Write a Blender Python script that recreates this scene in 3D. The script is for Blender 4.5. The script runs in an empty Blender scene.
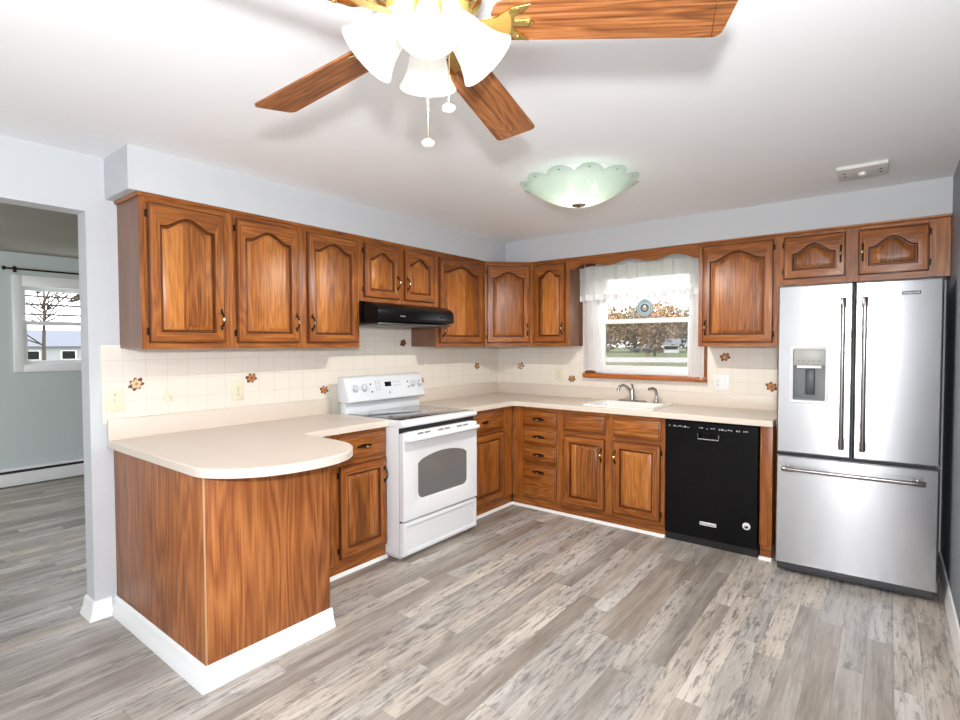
import bpy, bmesh, math, random
from mathutils import Vector, Matrix
rnd = random.Random(7)
PI = math.pi
R_ = math.radians
scene = bpy.context.scene
col = scene.collection

# ------------------------------------------------------------------ camera
cam_d = bpy.data.cameras.new('camera'); cam = bpy.data.objects.new('camera', cam_d); col.objects.link(cam)
cam_d.sensor_width = 36; cam_d.lens = 36 * 524.91 / 960; cam_d.clip_start = .02; cam_d.clip_end = 500
_F = Vector((-0.61497238, 0.78800887, -0.02917169)); _R = Vector((0.78839019, 0.61516952, -0.0027132)); _U = Vector((-0.01580751, 0.02466721, 0.99957073))
cam.matrix_world = Matrix(((_R.x, _U.x, -_F.x, 3.199), (_R.y, _U.y, -_F.y, -4.3917), (_R.z, _U.z, -_F.z, 1.4051), (0, 0, 0, 1)))
scene.camera = cam

# ------------------------------------------------------------------ world, light, exposure
W = bpy.data.worlds.new('overcast_sky'); scene.world = W; W.use_nodes = True
W.node_tree.nodes['Background'].inputs[0].default_value = (.93, .96, 1, 1)
W.node_tree.nodes['Background'].inputs[1].default_value = 4.6
def light(name, kind, loc, energy, color=(1, 1, 1), **kw):
    d = bpy.data.lights.new(name, kind); d.energy = energy; d.color = color
    rot = kw.pop('rot', None); par = kw.pop('parent', None)
    for k, v in kw.items(): setattr(d, k, v)
    o = bpy.data.objects.new(name, d); col.objects.link(o); o.location = loc
    if rot: o.rotation_euler = rot
    if par: o.parent = par
    return o
# added fill light in front of the windowless wall behind the camera
light('rear_fill', 'AREA', (1.75, -7.0, 1.2), 7, (.93, .97, 1), shape='RECTANGLE', size=2.6, size_y=1.9, rot=(R_(90), 0, 0))
# hand flash held just above the camera
# added soft fill light behind the camera, turned up to brighten the ceiling
light('ceiling_fill', 'AREA', (2.75, -4.85, .75), 16, (.97, .99, 1), shape='RECTANGLE', size=1.2, size_y=1.0, rot=(R_(180 - 8), 0, 0))
light('camera_flash', 'POINT', (3.27, -4.47, 1.62), 204, (.97, .985, 1), shadow_soft_size=.05)
# added fill light that brightens the next room, no window stands there
light('hall_fill', 'AREA', (-2.3, -5.95, 1.6), 60, (.96, 1, 1), shape='RECTANGLE', size=1.4, size_y=1.2, rot=(R_(66), 0, R_(18)))
scene.view_settings.view_transform = 'Standard'; scene.view_settings.look = 'None'
scene.view_settings.exposure = 0.10; scene.view_settings.gamma = 1; scene.view_settings.use_curve_mapping = False

# ------------------------------------------------------------------ materials
def base_mat(name):
    m = bpy.data.materials.new(name); m.use_nodes = True
    return m, m.node_tree, m.node_tree.nodes['Principled BSDF']
def mat(name, c, rough=.5, metal=0, coat=0, spec=.5, emit=None, es=0, bump=None):
    m, t, p = base_mat(name)
    p.inputs['Base Color'].default_value = (*c, 1); p.inputs['Roughness'].default_value = rough
    p.inputs['Metallic'].default_value = metal; p.inputs['Coat Weight'].default_value = coat
    p.inputs['Coat Roughness'].default_value = .12; p.inputs['Specular IOR Level'].default_value = spec
    if emit: p.inputs['Emission Color'].default_value = (*emit, 1); p.inputs['Emission Strength'].default_value = es
    if bump:
        sc, st = bump
        tc = t.nodes.new('ShaderNodeTexCoord'); n = t.nodes.new('ShaderNodeTexNoise'); b = t.nodes.new('ShaderNodeBump')
        n.inputs['Scale'].default_value = sc; n.inputs['Detail'].default_value = 3; b.inputs['Strength'].default_value = st; b.inputs['Distance'].default_value = .002
        t.links.new(tc.outputs['Object'], n.inputs['Vector']); t.links.new(n.outputs['Fac'], b.inputs['Height']); t.links.new(b.outputs[0], p.inputs['Normal'])
    return m
class G:                                                            # node graph shorthand
    def __init__(s, t): s.t = t
    def n(s, kind, **kw):
        x = s.t.nodes.new('ShaderNode' + kind)
        for k, v in kw.items(): setattr(x, k, v)
        return x
    def put(s, sock, v):
        if isinstance(v, (int, float)): sock.default_value = v
        elif isinstance(v, tuple): sock.default_value = v
        else: s.t.links.new(v, sock)
    def m(s, op, a, b=0.0, c=0.0):
        x = s.n('Math', operation=op)
        for i, v in enumerate((a, b, c)): s.put(x.inputs[i], v)
        return x.outputs[0]
    def vm(s, op, a, b):
        x = s.n('VectorMath', operation=op); s.put(x.inputs[0], a); s.put(x.inputs[1], b); return x.outputs[0]
    def noise(s, v, scale=1.0, detail=2.0, rough=.5, dist=0.0):
        x = s.n('TexNoise'); s.put(x.inputs['Vector'], v); x.inputs['Scale'].default_value = scale
        x.inputs['Detail'].default_value = detail; x.inputs['Roughness'].default_value = rough; x.inputs['Distortion'].default_value = dist
        return x.outputs['Fac']
    def ramp(s, f, stops):
        x = s.n('ValToRGB'); s.put(x.inputs[0], f); e = x.color_ramp.elements
        while len(e) < len(stops): e.new(.5)
        for el, (p, c) in zip(e, stops): el.position = p; el.color = (*c, 1)
        return x.outputs[0]
    def mix(s, f, a, b, mode='MIX'):
        x = s.n('Mix', data_type='RGBA', blend_type=mode); s.put(x.inputs[0], f); s.put(x.inputs[6], a); s.put(x.inputs[7], b)
        return x.outputs[2]
def oak(name, axis, dark=(.105, .026, .0055), mid=(.285, .083, .0125), light_=(.50, .18, .034), rough=.37, ring=12.0, fig=7.5, coat=.06, ringw=.17, planks=None):
    m, t, p = base_mat(name); g = G(t)
    tc = g.n('TexCoord').outputs['Object']; oi = g.n('ObjectInfo').outputs['Random']
    off = g.n('CombineXYZ'); 
    for i, k in enumerate((17.0, 31.0, 23.0)): g.put(off.inputs[i], g.m('MULTIPLY', oi, k))
    v = g.vm('ADD', tc, off.outputs[0])
    if planks:                                                      # glued-up boards inside one panel
        sx = g.n('SeparateXYZ'); g.put(sx.inputs[0], v)
        b = g.m('FLOOR', g.m('DIVIDE', sx.outputs['xyz'.index(planks[0])], planks[1]))
        wn = g.n('TexWhiteNoise', noise_dimensions='1D'); g.put(wn.inputs['W'], b)
        v = g.vm('ADD', v, g.vm('MULTIPLY', wn.outputs['Color'], (7.0, 7.0, 7.0)))
        tone = wn.outputs['Value']
    k = {'x': (.11, 1, 1), 'y': (1, .11, 1), 'z': (1, 1, .11)}[axis]
    k2 = {'x': (3, 150, 150), 'y': (150, 3, 150), 'z': (150, 150, 3)}[axis]
    vs = g.vm('MULTIPLY', v, k)
    n1 = g.noise(g.vm('MULTIPLY', vs, (1.0, 1.0, 1.0)), fig, 3.0, .5, .1)
    r = g.m('PINGPONG', g.m('MULTIPLY', n1, ring), .5); r = g.m('MULTIPLY', r, 2.0)
    n2 = g.noise(g.vm('MULTIPLY', v, k2), 1.0, 2.0, .6)
    n3 = g.noise(vs, 2.2, 1.0)
    ce = lambda q, k: g.m('MULTIPLY', g.m('SUBTRACT', q, .5), k)
    f = g.m('ADD', g.m('ADD', ce(r, ringw), ce(n2, .70)), g.m('ADD', ce(n3, .30), .5))
    if planks: f = g.m('ADD', f, ce(tone, .30))
    c = g.ramp(f, [(.24, dark), (.50, mid), (.76, light_)])
    g.put(p.inputs['Base Color'], c); p.inputs['Roughness'].default_value = rough
    p.inputs['Coat Weight'].default_value = coat; p.inputs['Coat Roughness'].default_value = .25; p.inputs['Specular IOR Level'].default_value = .45
    b = g.n('Bump'); b.inputs['Strength'].default_value = .12; b.inputs['Distance'].default_value = .001; g.put(b.inputs['Height'], n2)
    g.put(p.inputs['Normal'], b.outputs[0])
    return m
OV = oak('oak_upright', 'z'); OH = oak('oak_lengthwise', 'x')
OP = oak('oak_panel', 'z', (.135, .036, .006), (.345, .108, .017), (.55, .21, .045), planks=('x', .115))
OEDGE = oak('oak_dark_profile', 'z', (.05, .013, .003), (.115, .030, .006), (.19, .055, .012))                # darker oak for the moulded edges and grooves
PLYV = oak('oak_veneer', 'z', (.13, .034, .008), (.31, .094, .022), (.48, .18, .05), ring=20.0, fig=3.6, ringw=.26, rough=.42)
SIDEV = oak('oak_side_veneer', 'z', (.10, .04, .02), (.17, .072, .036), (.25, .115, .062), ring=6.0, fig=4.0, rough=.36)
BLADE = oak('oak_blade', 'x', (.06, .016, .005), (.26, .088, .024), (.46, .19, .07), ring=14.0, fig=12.0, ringw=.17, rough=.4, coat=.1)
SILLW = oak('oak_sill', 'x', (.22, .05, .008), (.42, .11, .018), (.55, .17, .035))
CEIL = mat('ceiling_paint', (.90, .91, .925), .85, bump=(90, .10))
WALL = mat('wall_paint', (.59, .605, .622), .7, bump=(160, .06))
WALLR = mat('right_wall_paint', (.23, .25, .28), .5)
WALLH = mat('hall_paint', (.58, .63, .62), .7)
WHITE = mat('white_trim', (.88, .88, .88), .35)
LAM = mat('beige_laminate', (.71, .62, .53), .36, bump=(400, .04))
ENAM = mat('white_enamel', (.84, .85, .87), .16, coat=.4)
ENAM2 = mat('white_enamel_panel', (.76, .78, .81), .25)
BLK = mat('black_gloss', (.004, .004, .005), .2, spec=.18)
BLKM = mat('black_matte', (.012, .012, .013), .5)
GLASSTOP = mat('ceramic_cooktop', (.03, .03, .032), .06, coat=1)
OVENG = mat('oven_glass', (.17, .17, .165), .07, coat=1)
PORC = mat('porcelain', (.87, .86, .83), .12, coat=.6)
CHROME = mat('brushed_nickel', (.50, .49, .47), .22, 1)
BRONZE = mat('antique_bronze', (.05, .033, .02), .38, 1)
BRASSD = mat('aged_brass', (.62, .47, .28), .25, 1)
BRASS = mat('polished_brass', (.86, .62, .22), .14, 1)
IVORY = mat('ivory_plastic', (.76, .70, .54), .4)
WPLAST = mat('white_plastic', (.84, .84, .84), .35)
DARKG = mat('dark_grey_plastic', (.05, .052, .057), .4)
MIDG = mat('grey_plastic', (.14, .145, .155), .35)
LIGHTG = mat('light_grey_panel', (.36, .35, .33), .35)
STRING = mat('white_cord', (.85, .85, .82), .6)
def stainless():
    m, t, p = base_mat('stainless_steel'); g = G(t)
    tc = g.n('TexCoord').outputs['Object']
    n = g.noise(g.vm('MULTIPLY', tc, (3.0, 3.0, 900.0)), 1.0, 2.0)
    g.put(p.inputs['Base Color'], g.ramp(n, [(.3, (.42, .42, .43)), (.7, (.46, .46, .47))]))
    p.inputs['Metallic'].default_value = 1; p.inputs['Roughness'].default_value = .27
    p.inputs['Anisotropic'].default_value = .9
    tg = g.n('Tangent', direction_type='UV_MAP'); t.links.new(tg.outputs[0], p.inputs['Tangent'])
    return m
STEEL = stainless()
HANDLE = mat('handle_steel', (.34, .31, .30), .2, 1)
def floor_mat():
    m, t, p = base_mat('vinyl_plank'); g = G(t)
    tc = g.n('TexCoord').outputs['Object']; s = g.n('SeparateXYZ'); g.put(s.inputs[0], tc); x, y = s.outputs[0], s.outputs[1]
    w = .098
    xr = g.m('DIVIDE', x, w); row = g.m('FLOOR', xr)
    w1 = g.n('TexWhiteNoise', noise_dimensions='1D'); g.put(w1.inputs['W'], row)
    L = g.m('ADD', g.m('MULTIPLY', w1.outputs['Value'], .5), .95)
    sc = g.n('SeparateColor'); g.put(sc.inputs[0], w1.outputs['Color'])
    yr = g.m('DIVIDE', g.m('ADD', y, g.m('MULTIPLY', sc.outputs[1], 3.0)), L); cell = g.m('FLOOR', yr)
    cv = g.n('CombineXYZ'); g.put(cv.inputs[0], row); g.put(cv.inputs[1], cell)
    w2 = g.n('TexWhiteNoise', noise_dimensions='2D'); g.put(w2.inputs['Vector'], cv.outputs[0])
    r = w2.outputs['Value']; s2 = g.n('SeparateColor'); g.put(s2.inputs[0], w2.outputs['Color'])
    off = g.vm('MULTIPLY', w2.outputs['Color'], (40.0, 40.0, 40.0))
    big = g.noise(g.vm('ADD', g.vm('MULTIPLY', tc, (9.0, 1.3, 1.0)), off), 1.0, 3.0, .55)
    fine = g.noise(g.vm('ADD', g.vm('MULTIPLY', tc, (95.0, 4.0, 1.0)), off), 1.0, 3.0, .65)
    dis = g.noise(g.vm('ADD', g.vm('MULTIPLY', tc, (44.0, 6.5, 1.0)), off), 1.0, 5.0, .75, .4)
    tone = g.m('ADD', g.m('MULTIPLY', r, .31), g.m('MULTIPLY', big, .78))
    tone = g.m('ADD', tone, g.m('MULTIPLY', g.m('SUBTRACT', fine, .5), .42))
    c = g.ramp(tone, [(.20, (.14, .124, .110)), (.42, (.285, .258, .235)), (.60, (.41, .382, .354)), (.82, (.585, .56, .53))])
    warm = g.mix(g.m('MULTIPLY', s2.outputs[2], .55), c, g.mix(1.0, c, (1.10, .97, .82, 1.0), 'MULTIPLY'))
    amt = g.m('MULTIPLY', g.m('ADD', g.m('MULTIPLY', g.m('GREATER_THAN', s2.outputs[0], .45), .65), .35), g.n('MapRange').outputs[0])
    mr = [n for n in t.nodes if n.bl_idname == 'ShaderNodeMapRange'][0]
    g.put(mr.inputs[0], dis); mr.inputs[1].default_value = .50; mr.inputs[2].default_value = .62
    c2 = g.mix(g.m('MULTIPLY', amt, .66), warm, (.085, .08, .078, 1.0))
    fx = g.m('FRACT', xr); ed = g.m('MINIMUM', fx, g.m('SUBTRACT', 1.0, fx))
    fy = g.m('MULTIPLY', g.m('FRACT', yr), L); edy = g.m('LESS_THAN', fy, .0025)
    seam = g.m('MAXIMUM', g.m('LESS_THAN', ed, .012), edy)
    c3 = g.mix(g.m('MULTIPLY', seam, .45), c2, (.07, .06, .05, 1.0))
    g.put(p.inputs['Base Color'], c3); p.inputs['Roughness'].default_value = .42
    b = g.n('Bump'); b.inputs['Strength'].default_value = .10; b.inputs['Distance'].default_value = .001; g.put(b.inputs['Height'], fine); g.put(p.inputs['Normal'], b.outputs[0])
    return m
FLOOR = floor_mat()
def tile_mat(name, ax):
    m, t, p = base_mat(name); g = G(t)
    tc = g.n('TexCoord').outputs['Object']; s = g.n('SeparateXYZ'); g.put(s.inputs[0], tc)
    def line(o, o0, wd):
        f = g.m('FRACT', g.m('DIVIDE', g.m('ADD', o, o0), .108)); return g.m('LESS_THAN', g.m('MINIMUM', f, g.m('SUBTRACT', 1.0, f)), wd)
    l = g.m('MAXIMUM', line(s.outputs[ax], 20.0, .017), line(s.outputs[2], 20.0 - .052, .017))
    n = g.noise(tc, 6.0, 2.0)
    c = g.mix(l, g.mix(n, (.80, .73, .64, 1.0), (.85, .79, .70, 1.0)), (.735, .66, .57, 1.0))
    g.put(p.inputs['Base Color'], c); p.inputs['Roughness'].default_value = .22
    b = g.n('Bump'); b.inputs['Strength'].default_value = .25; b.inputs['Distance'].default_value = .001; b.invert = True; g.put(b.inputs['Height'], l); g.put(p.inputs['Normal'], b.outputs[0])
    return m
TILEX, TILEY = tile_mat('ceramic_tile_back', 0), tile_mat('ceramic_tile_left', 1)
def thin(name, c, transp, rough=.05, glossy=.07, translucent=False, spec_c=(1, 1, 1), through=.5):
    m, t, p = base_mat(name); g = G(t); t.nodes.remove(p)
    out = [n for n in t.nodes if n.bl_idname == 'ShaderNodeOutputMaterial'][0]
    tr = g.n('BsdfTransparent'); tr.inputs[0].default_value = (*spec_c, 1)
    if translucent:
        a = g.n('BsdfDiffuse'); a.inputs[0].default_value = (*c, 1); b = g.n('BsdfTranslucent'); b.inputs[0].default_value = (*c, 1)
        ad = g.n('MixShader'); ad.inputs[0].default_value = through; t.links.new(a.outputs[0], ad.inputs[1]); t.links.new(b.outputs[0], ad.inputs[2]); other = ad.outputs[0]
    elif glossy:
        a = g.n('BsdfGlossy'); a.inputs[0].default_value = (*c, 1); a.inputs['Roughness'].default_value = rough; other = a.outputs[0]
    else:
        a = g.n('BsdfDiffuse'); a.inputs[0].default_value = (*c, 1); other = a.outputs[0]
    mx = g.n('MixShader'); mx.inputs[0].default_value = 1 - transp
    t.links.new(tr.outputs[0], mx.inputs[1]); t.links.new(other, mx.inputs[2]); t.links.new(mx.outputs[0], out.inputs[0])
    return m
PANE = thin('window_glass', (.9, .95, 1), .975)
SCREEN = thin('insect_screen', (.12, .12, .12), .66, glossy=0)
SHEER = thin('sheer_curtain', (.93, .93, .92), .14, translucent=True)
HEM = thin('curtain_hem', (.88, .88, .87), .0, translucent=True, through=.10)
CLOTH = thin('white_curtain', (.95, .94, .93), .05, translucent=True)
def shade_mat(name, c, es, ec, rough=.35):
    m, t, p = base_mat(name)
    p.inputs['Base Color'].default_value = (*c, 1); p.inputs['Roughness'].default_value = rough
    p.inputs['Emission Color'].default_value = (*ec, 1); p.inputs['Emission Strength'].default_value = es
    return m
OPAL = shade_mat('lit_opal_glass', (.32, .31, .29), .55, (1, .95, .86))
BULB = shade_mat('lit_bulb', (1, 1, 1), 2, (1, .93, .8))
MINT = thin('frosted_mint_glass', (.64, .76, .68), .06, translucent=True)

# ------------------------------------------------------------------ mesh helpers
class B:
    def __init__(s): s.bm = bmesh.new()
    def add(s, tmp, mi=0, M=None):
        if M is not None: bmesh.ops.transform(tmp, matrix=M, verts=tmp.verts)
        vm = {v: s.bm.verts.new(v.co) for v in tmp.verts}
        for f in tmp.faces:
            try: nf = s.bm.faces.new([vm[v] for v in f.verts])
            except ValueError: continue
            nf.material_index = mi
        tmp.free(); return s
    def box(s, x0, x1, y0, y1, z0, z1, bev=0, mi=0, seg=2, M=None):
        t = bmesh.new(); bmesh.ops.create_cube(t, size=1)
        for v in t.verts: v.co = Vector(((x0 + x1) / 2 + v.co.x * (x1 - x0), (y0 + y1) / 2 + v.co.y * (y1 - y0), (z0 + z1) / 2 + v.co.z * (z1 - z0)))
        if bev: bmesh.ops.bevel(t, geom=t.edges[:], offset=bev, segments=seg, affect='EDGES', profile=.5)
        return s.add(t, mi, M)
    def loops(s, L, mi=0, cap0=False, cap1=True, closed=True, per=None, lev=None):
        V = [[s.bm.verts.new(p) for p in lp] for lp in L]
        n = len(V[0])
        for q, (a, b) in enumerate(zip(V, V[1:])):
            for i in range(n if closed else n - 1):
                j = (i + 1) % n
                try: f = s.bm.faces.new((a[i], a[j], b[j], b[i]))
                except ValueError: continue
                f.material_index = lev[q] if lev and q in lev else (per(i) if per else mi)
        if cap0: s.bm.faces.new(V[0][::-1]).material_index = mi
        if cap1: s.bm.faces.new(V[-1]).material_index = mi
        return s
    def tube(s, pts, r, n=12, mi=0, caps=True):
        pts = [Vector(p) for p in pts]; rr = r if isinstance(r, (list, tuple)) else [r] * len(pts)
        L = []; ref = None
        for i, p in enumerate(pts):
            d = (pts[min(i + 1, len(pts) - 1)] - pts[max(i - 1, 0)]).normalized()
            if ref is None: ref = Vector((0, 0, 1)) if abs(d.z) < .9 else Vector((1, 0, 0))
            a = (ref - d * ref.dot(d)).normalized(); ref = a; b = d.cross(a)
            L.append([p + (a * math.cos(2 * PI * k / n) + b * math.sin(2 * PI * k / n)) * rr[i] for k in range(n)])
        return s.loops(L, mi, caps, caps)
    def cyl(s, p0, p1, r0, r1=None, n=24, mi=0): return s.tube([p0, p1], [r0, r0 if r1 is None else r1], n, mi)
    def lathe(s, prof, n=32, mi=0, M=None, cap0=False, cap1=False):
        t = B(); t.loops([[Vector((r * math.cos(2 * PI * k / n), r * math.sin(2 * PI * k / n), z)) for k in range(n)] for r, z in prof], 0, cap0, cap1)
        return s.add(t.bm, mi, M)
    def prism(s, poly, f0, f1, mi=0, bev=0):
        """poly: 2D points; f0/f1 map (u,v) to the two ends"""
        t = B(); t.loops([[Vector(f0(*q)) for q in poly], [Vector(f1(*q)) for q in poly]], 0, True, True)
        if bev: bmesh.ops.bevel(t.bm, geom=t.bm.edges[:], offset=bev, segments=2, affect='EDGES', profile=.5)
        return s.add(t.bm, mi)
    def ball(s, c, r, sc=(1, 1, 1), mi=0, n=16):
        t = bmesh.new(); bmesh.ops.create_uvsphere(t, u_segments=n, v_segments=n // 2, radius=r)
        for v in t.verts: v.co = Vector((v.co.x * sc[0] + c[0], v.co.y * sc[1] + c[1], v.co.z * sc[2] + c[2]))
        return s.add(t, mi)
    def grid(s, f, nu, nv, mi=0):
        V = [[s.bm.verts.new(f(i / nu, j / nv)) for i in range(nu + 1)] for j in range(nv + 1)]
        for j in range(nv):
            for i in range(nu): s.bm.faces.new((V[j][i], V[j][i + 1], V[j + 1][i + 1], V[j + 1][i])).material_index = mi
        return s
def obj(name, b, mats, parent=None, smooth=35, label=None):
    bm = b.bm; bmesh.ops.recalc_face_normals(bm, faces=bm.faces)
    me = bpy.data.meshes.new(name); bm.to_mesh(me); bm.free()
    for m in (mats if isinstance(mats, (list, tuple)) else [mats]): me.materials.append(m)
    if smooth: me.shade_smooth(); me.set_sharp_from_angle(angle=R_(smooth))
    o = bpy.data.objects.new(name, me); col.objects.link(o)
    if parent: o.parent = parent
    if label: o['label'] = label
    return o
def tag(o, label, cat, group=None, kind=None):
    o['label'] = label; o['category'] = cat
    if group: o['group'] = group
    if kind: o['kind'] = kind
    return o
def thing(name, label, cat, loc, rz=0, group=None):
    o = bpy.data.objects.new(name, None); col.objects.link(o); o.location = loc; o.rotation_euler = (0, 0, R_(rz)); o.empty_display_size = .05
    return tag(o, label, cat, group)
def struct(name, b, m, parent=None, smooth=30):
    o = obj(name, b, m, parent, smooth)
    if not parent: o['kind'] = 'structure'
    return o
def text_mesh(name, txt, size, parent, M, m, depth=.0006):
    c = bpy.data.curves.new(name, 'FONT'); c.body = txt; c.size = size; c.align_x = 'CENTER'; c.align_y = 'CENTER'; c.extrude = depth; c.resolution_u = 3
    tmp = bpy.data.objects.new(name + '_text', c); col.objects.link(tmp)
    bpy.context.view_layer.update()
    me = bpy.data.meshes.new_from_object(tmp.evaluated_get(bpy.context.evaluated_depsgraph_get()))
    bpy.data.objects.remove(tmp); bpy.data.curves.remove(c)
    me.transform(M); me.materials.clear(); me.materials.append(m); me.name = name
    o = bpy.data.objects.new(name, me); col.objects.link(o); o.parent = parent
    return o
FRONT = Matrix(((1, 0, 0, 0), (0, 0, -1, 0), (0, 1, 0, 0), (0, 0, 0, 1)))       # text on a face that looks along -y

# ------------------------------------------------------------------ room shell
CE = 2.366; XR = 3.472; YF = -7.2; WT = .12; YJ = -3.515; OPH = 2.082; YO = -5.3; XH = -3.7
struct('floor', B().box(XH - .2, XR + .2, YF - .2, .6, -.08, 0), FLOOR)
struct('ceiling', B().box(XH - .2, XR + .2, YF - .2, .6, CE, CE + .1), CEIL)
b = B().box(-WT, 0, YJ, 0, 0, CE).box(-WT, 0, YO, YJ, OPH, CE).box(-WT, 0, YF, YO, 0, CE)
struct('wall_left', b, WALL)
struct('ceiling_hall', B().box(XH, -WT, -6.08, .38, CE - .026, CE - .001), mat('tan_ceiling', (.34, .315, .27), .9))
WX0, WX1, WZ0, WZ1 = 1.10, 1.97, 1.145, 2.06
b = B().box(-WT, WX0, 0, .14, 0, CE).box(WX1, XR + .12, 0, .14, 0, CE).box(WX0, WX1, 0, .14, 0, WZ0).box(WX0, WX1, 0, .14, WZ1, CE)
struct('wall_back', b, WALL)
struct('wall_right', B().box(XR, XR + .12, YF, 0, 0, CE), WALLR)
b = B().box(-WT, XR + .12, YF - .12, YF, 0, CE)
struct('wall_front', b, WALL)
HW = (-3.05, -1.75, 1.215, 2.01)
b = B().box(XH - .14, XH, -6.2, HW[0], 0, CE).box(XH - .14, XH, HW[1], .5, 0, CE).box(XH - .14, XH, HW[0], HW[1], 0, HW[2]).box(XH - .14, XH, HW[0], HW[1], HW[3], CE)
struct('wall_hall_far', b, WALLH)
struct('wall_hall_side', B().box(XH, -WT, .38, .5, 0, CE), WALLH)
struct('wall_hall_near', B().box(XH, -WT, -6.2, -6.08, 0, CE), WALLH)
b = B().box(0, .321, -3.431, 0, 2.156, CE).box(.321, XR, -.307, 0, 2.156, CE)
struct('soffit', b, WALL)
# tiles above the counters
struct('tile_backsplash_left', B().box(0, .008, -3.464, -.008, 1.0, 1.408).box(0, .008, -2.066, -1.298, .90, 1.0).box(0, .008, -2.034, -1.246, 1.408, 1.70), TILEY)
b = B().box(0, 1.0, -.008, 0, 1.0, 1.40).box(1.0, 2.062, -.008, 0, 1.0, 1.10).box(2.062, 2.66, -.008, 0, 1.0, 1.40)
struct('tile_backsplash_back', b, TILEX)
# white skirting
def skirt(name, p0, p1, nrm, h=.092, t0=.03, t1=.012, m0=0, m1=0):
    """profile extruded from p0 to p1 along the floor, nrm = outward 2D"""
    prof = [(0, 0), (t0, 0), (t0, .012), (t1 + .004, .045), (t1, .07), (t1 * .7, h - .006), (t1 * .3, h), (0, h)]
    L_ = math.hypot(p1[0] - p0[0], p1[1] - p0[1]); dx, dy = (p1[0] - p0[0]) / L_, (p1[1] - p0[1]) / L_
    f = lambda p, k: (lambda u, v: (p[0] + nrm[0] * u + dx * u * k, p[1] + nrm[1] * u + dy * u * k, v))
    return struct(name, B().prism(prof, f(p0, m0), f(p1, m1)), WHITE)
skirt('baseboard_post', (0, YJ), (0, -3.442), (1, 0), m0=-1); skirt('baseboard_jamb', (-WT - .01, YJ), (0, YJ), (0, -1), m1=1)
skirt('baseboard_peninsula_front', (0, -3.419), (1.014, -3.419), (0, -1), m1=1); skirt('baseboard_peninsula_end', (1.014, -3.419), (1.014, -2.806), (1, 0), m0=-1)
skirt('baseboard_right', (XR, -.05), (XR, -7.1), (-1, 0), h=.105, t0=.018)
def quarter(name, p0, p1, nrm, r=.019):
    prof = [(0, 0)] + [(r * math.cos(a), r * math.sin(a)) for a in [R_(x) for x in (0, 22, 45, 68, 90)]]
    f = lambda p: (lambda u, v: (p[0] + nrm[0] * u, p[1] + nrm[1] * u, v))
    return struct(name, B().prism(prof, f(p0), f(p1)), WHITE)
TO = .586
quarter('trim_1', (TO, -2.80), (TO, -2.062), (1, 0)); quarter('trim_2', (TO, -1.30), (TO, -TO), (1, 0)); quarter('trim_3', (TO, -TO), (1.932, -TO), (0, -1)); quarter('trim_4', (2.545, -TO), (2.618, -TO), (0, -1))

# ------------------------------------------------------------------ kitchen window
wn = B()
for x0, x1, z0, z1 in ((WX0, WX0 + .035, WZ0, WZ1), (WX1 - .035, WX1, WZ0, WZ1), (WX0 + .035, WX1 - .035, WZ0, WZ0 + .035), (WX0 + .035, WX1 - .035, WZ1 - .035, WZ1)): wn.box(x0, x1, .02, .11, z0, z1, .003)
win = struct('window_1', wn, WHITE)
def sash(nm, z0, z1, y0):
    s = B(); a0, a1 = WX0 + .035, WX1 - .035; f = .038
    s.box(a0, a0 + f, y0, y0 + .03, z0, z1, .003).box(a1 - f, a1, y0, y0 + .03, z0, z1, .003).box(a0 + f, a1 - f, y0, y0 + .03, z0, z0 + f, .003).box(a0 + f, a1 - f, y0, y0 + .03, z1 - f, z1, .003)
    o = obj(nm, s, WHITE, win); obj('pane', B().box(a0 + f, a1 - f, y0 + .013, y0 + .017, z0 + f, z1 - f), PANE, o)
    return o
sash('lower_sash', WZ0 + .035, 1.625, .03); sash('upper_sash', 1.59, WZ1 - .035, .065)
obj('insect_screen', B().box(WX0 + .036, WX1 - .036, .100, .102, WZ0 + .03, 1.60), SCREEN, win)
obj('window_sill', B().box(1.0, 2.062, -.07, .02, 1.108, 1.145, .006), SILLW, win, label='varnished orange wood sill')
cs = B().box(1.0, WX0, -.014, 0, 1.145, 2.15, .003).box(WX1, 2.062, -.014, 0, 1.10, 2.15, .003)
obj('window_casing', cs, OV, win, label='varnished wood side casing')
# hall window
hw = B(); c = .075
y0, y1, z0, z1 = HW
hw.box(XH, XH + .02, y0 - c, y0, z0 - c, z1 + c + .03, .003).box(XH, XH + .02, y1, y1 + c, z0 - c, z1 + c + .03, .003).box(XH, XH + .02, y0, y1, z1, z1 + c + .03, .003).box(XH, XH + .025, y0, y1, z0 - c, z0, .003)
w2 = struct('window_2', hw, WHITE)
fr = B(); f = .04
for zz0, zz1, xo in ((z0, 1.66, -.05), (1.62, z1, -.09)):
    fr.box(XH + xo, XH + xo + .03, y0, y0 + f, zz0, zz1).box(XH + xo, XH + xo + .03, y1 - f, y1, zz0, zz1).box(XH + xo, XH + xo + .03, y0 + f, y1 - f, zz0, zz0 + f).box(XH + xo, XH + xo + .03, y0 + f, y1 - f, zz1 - f, zz1)
obj('window_sash', fr, WHITE, w2)
obj('pane', B().box(XH - .07, XH - .066, y0 + .01, y1 - .01, z0 + .01, z1 - .01), PANE, w2)
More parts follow.
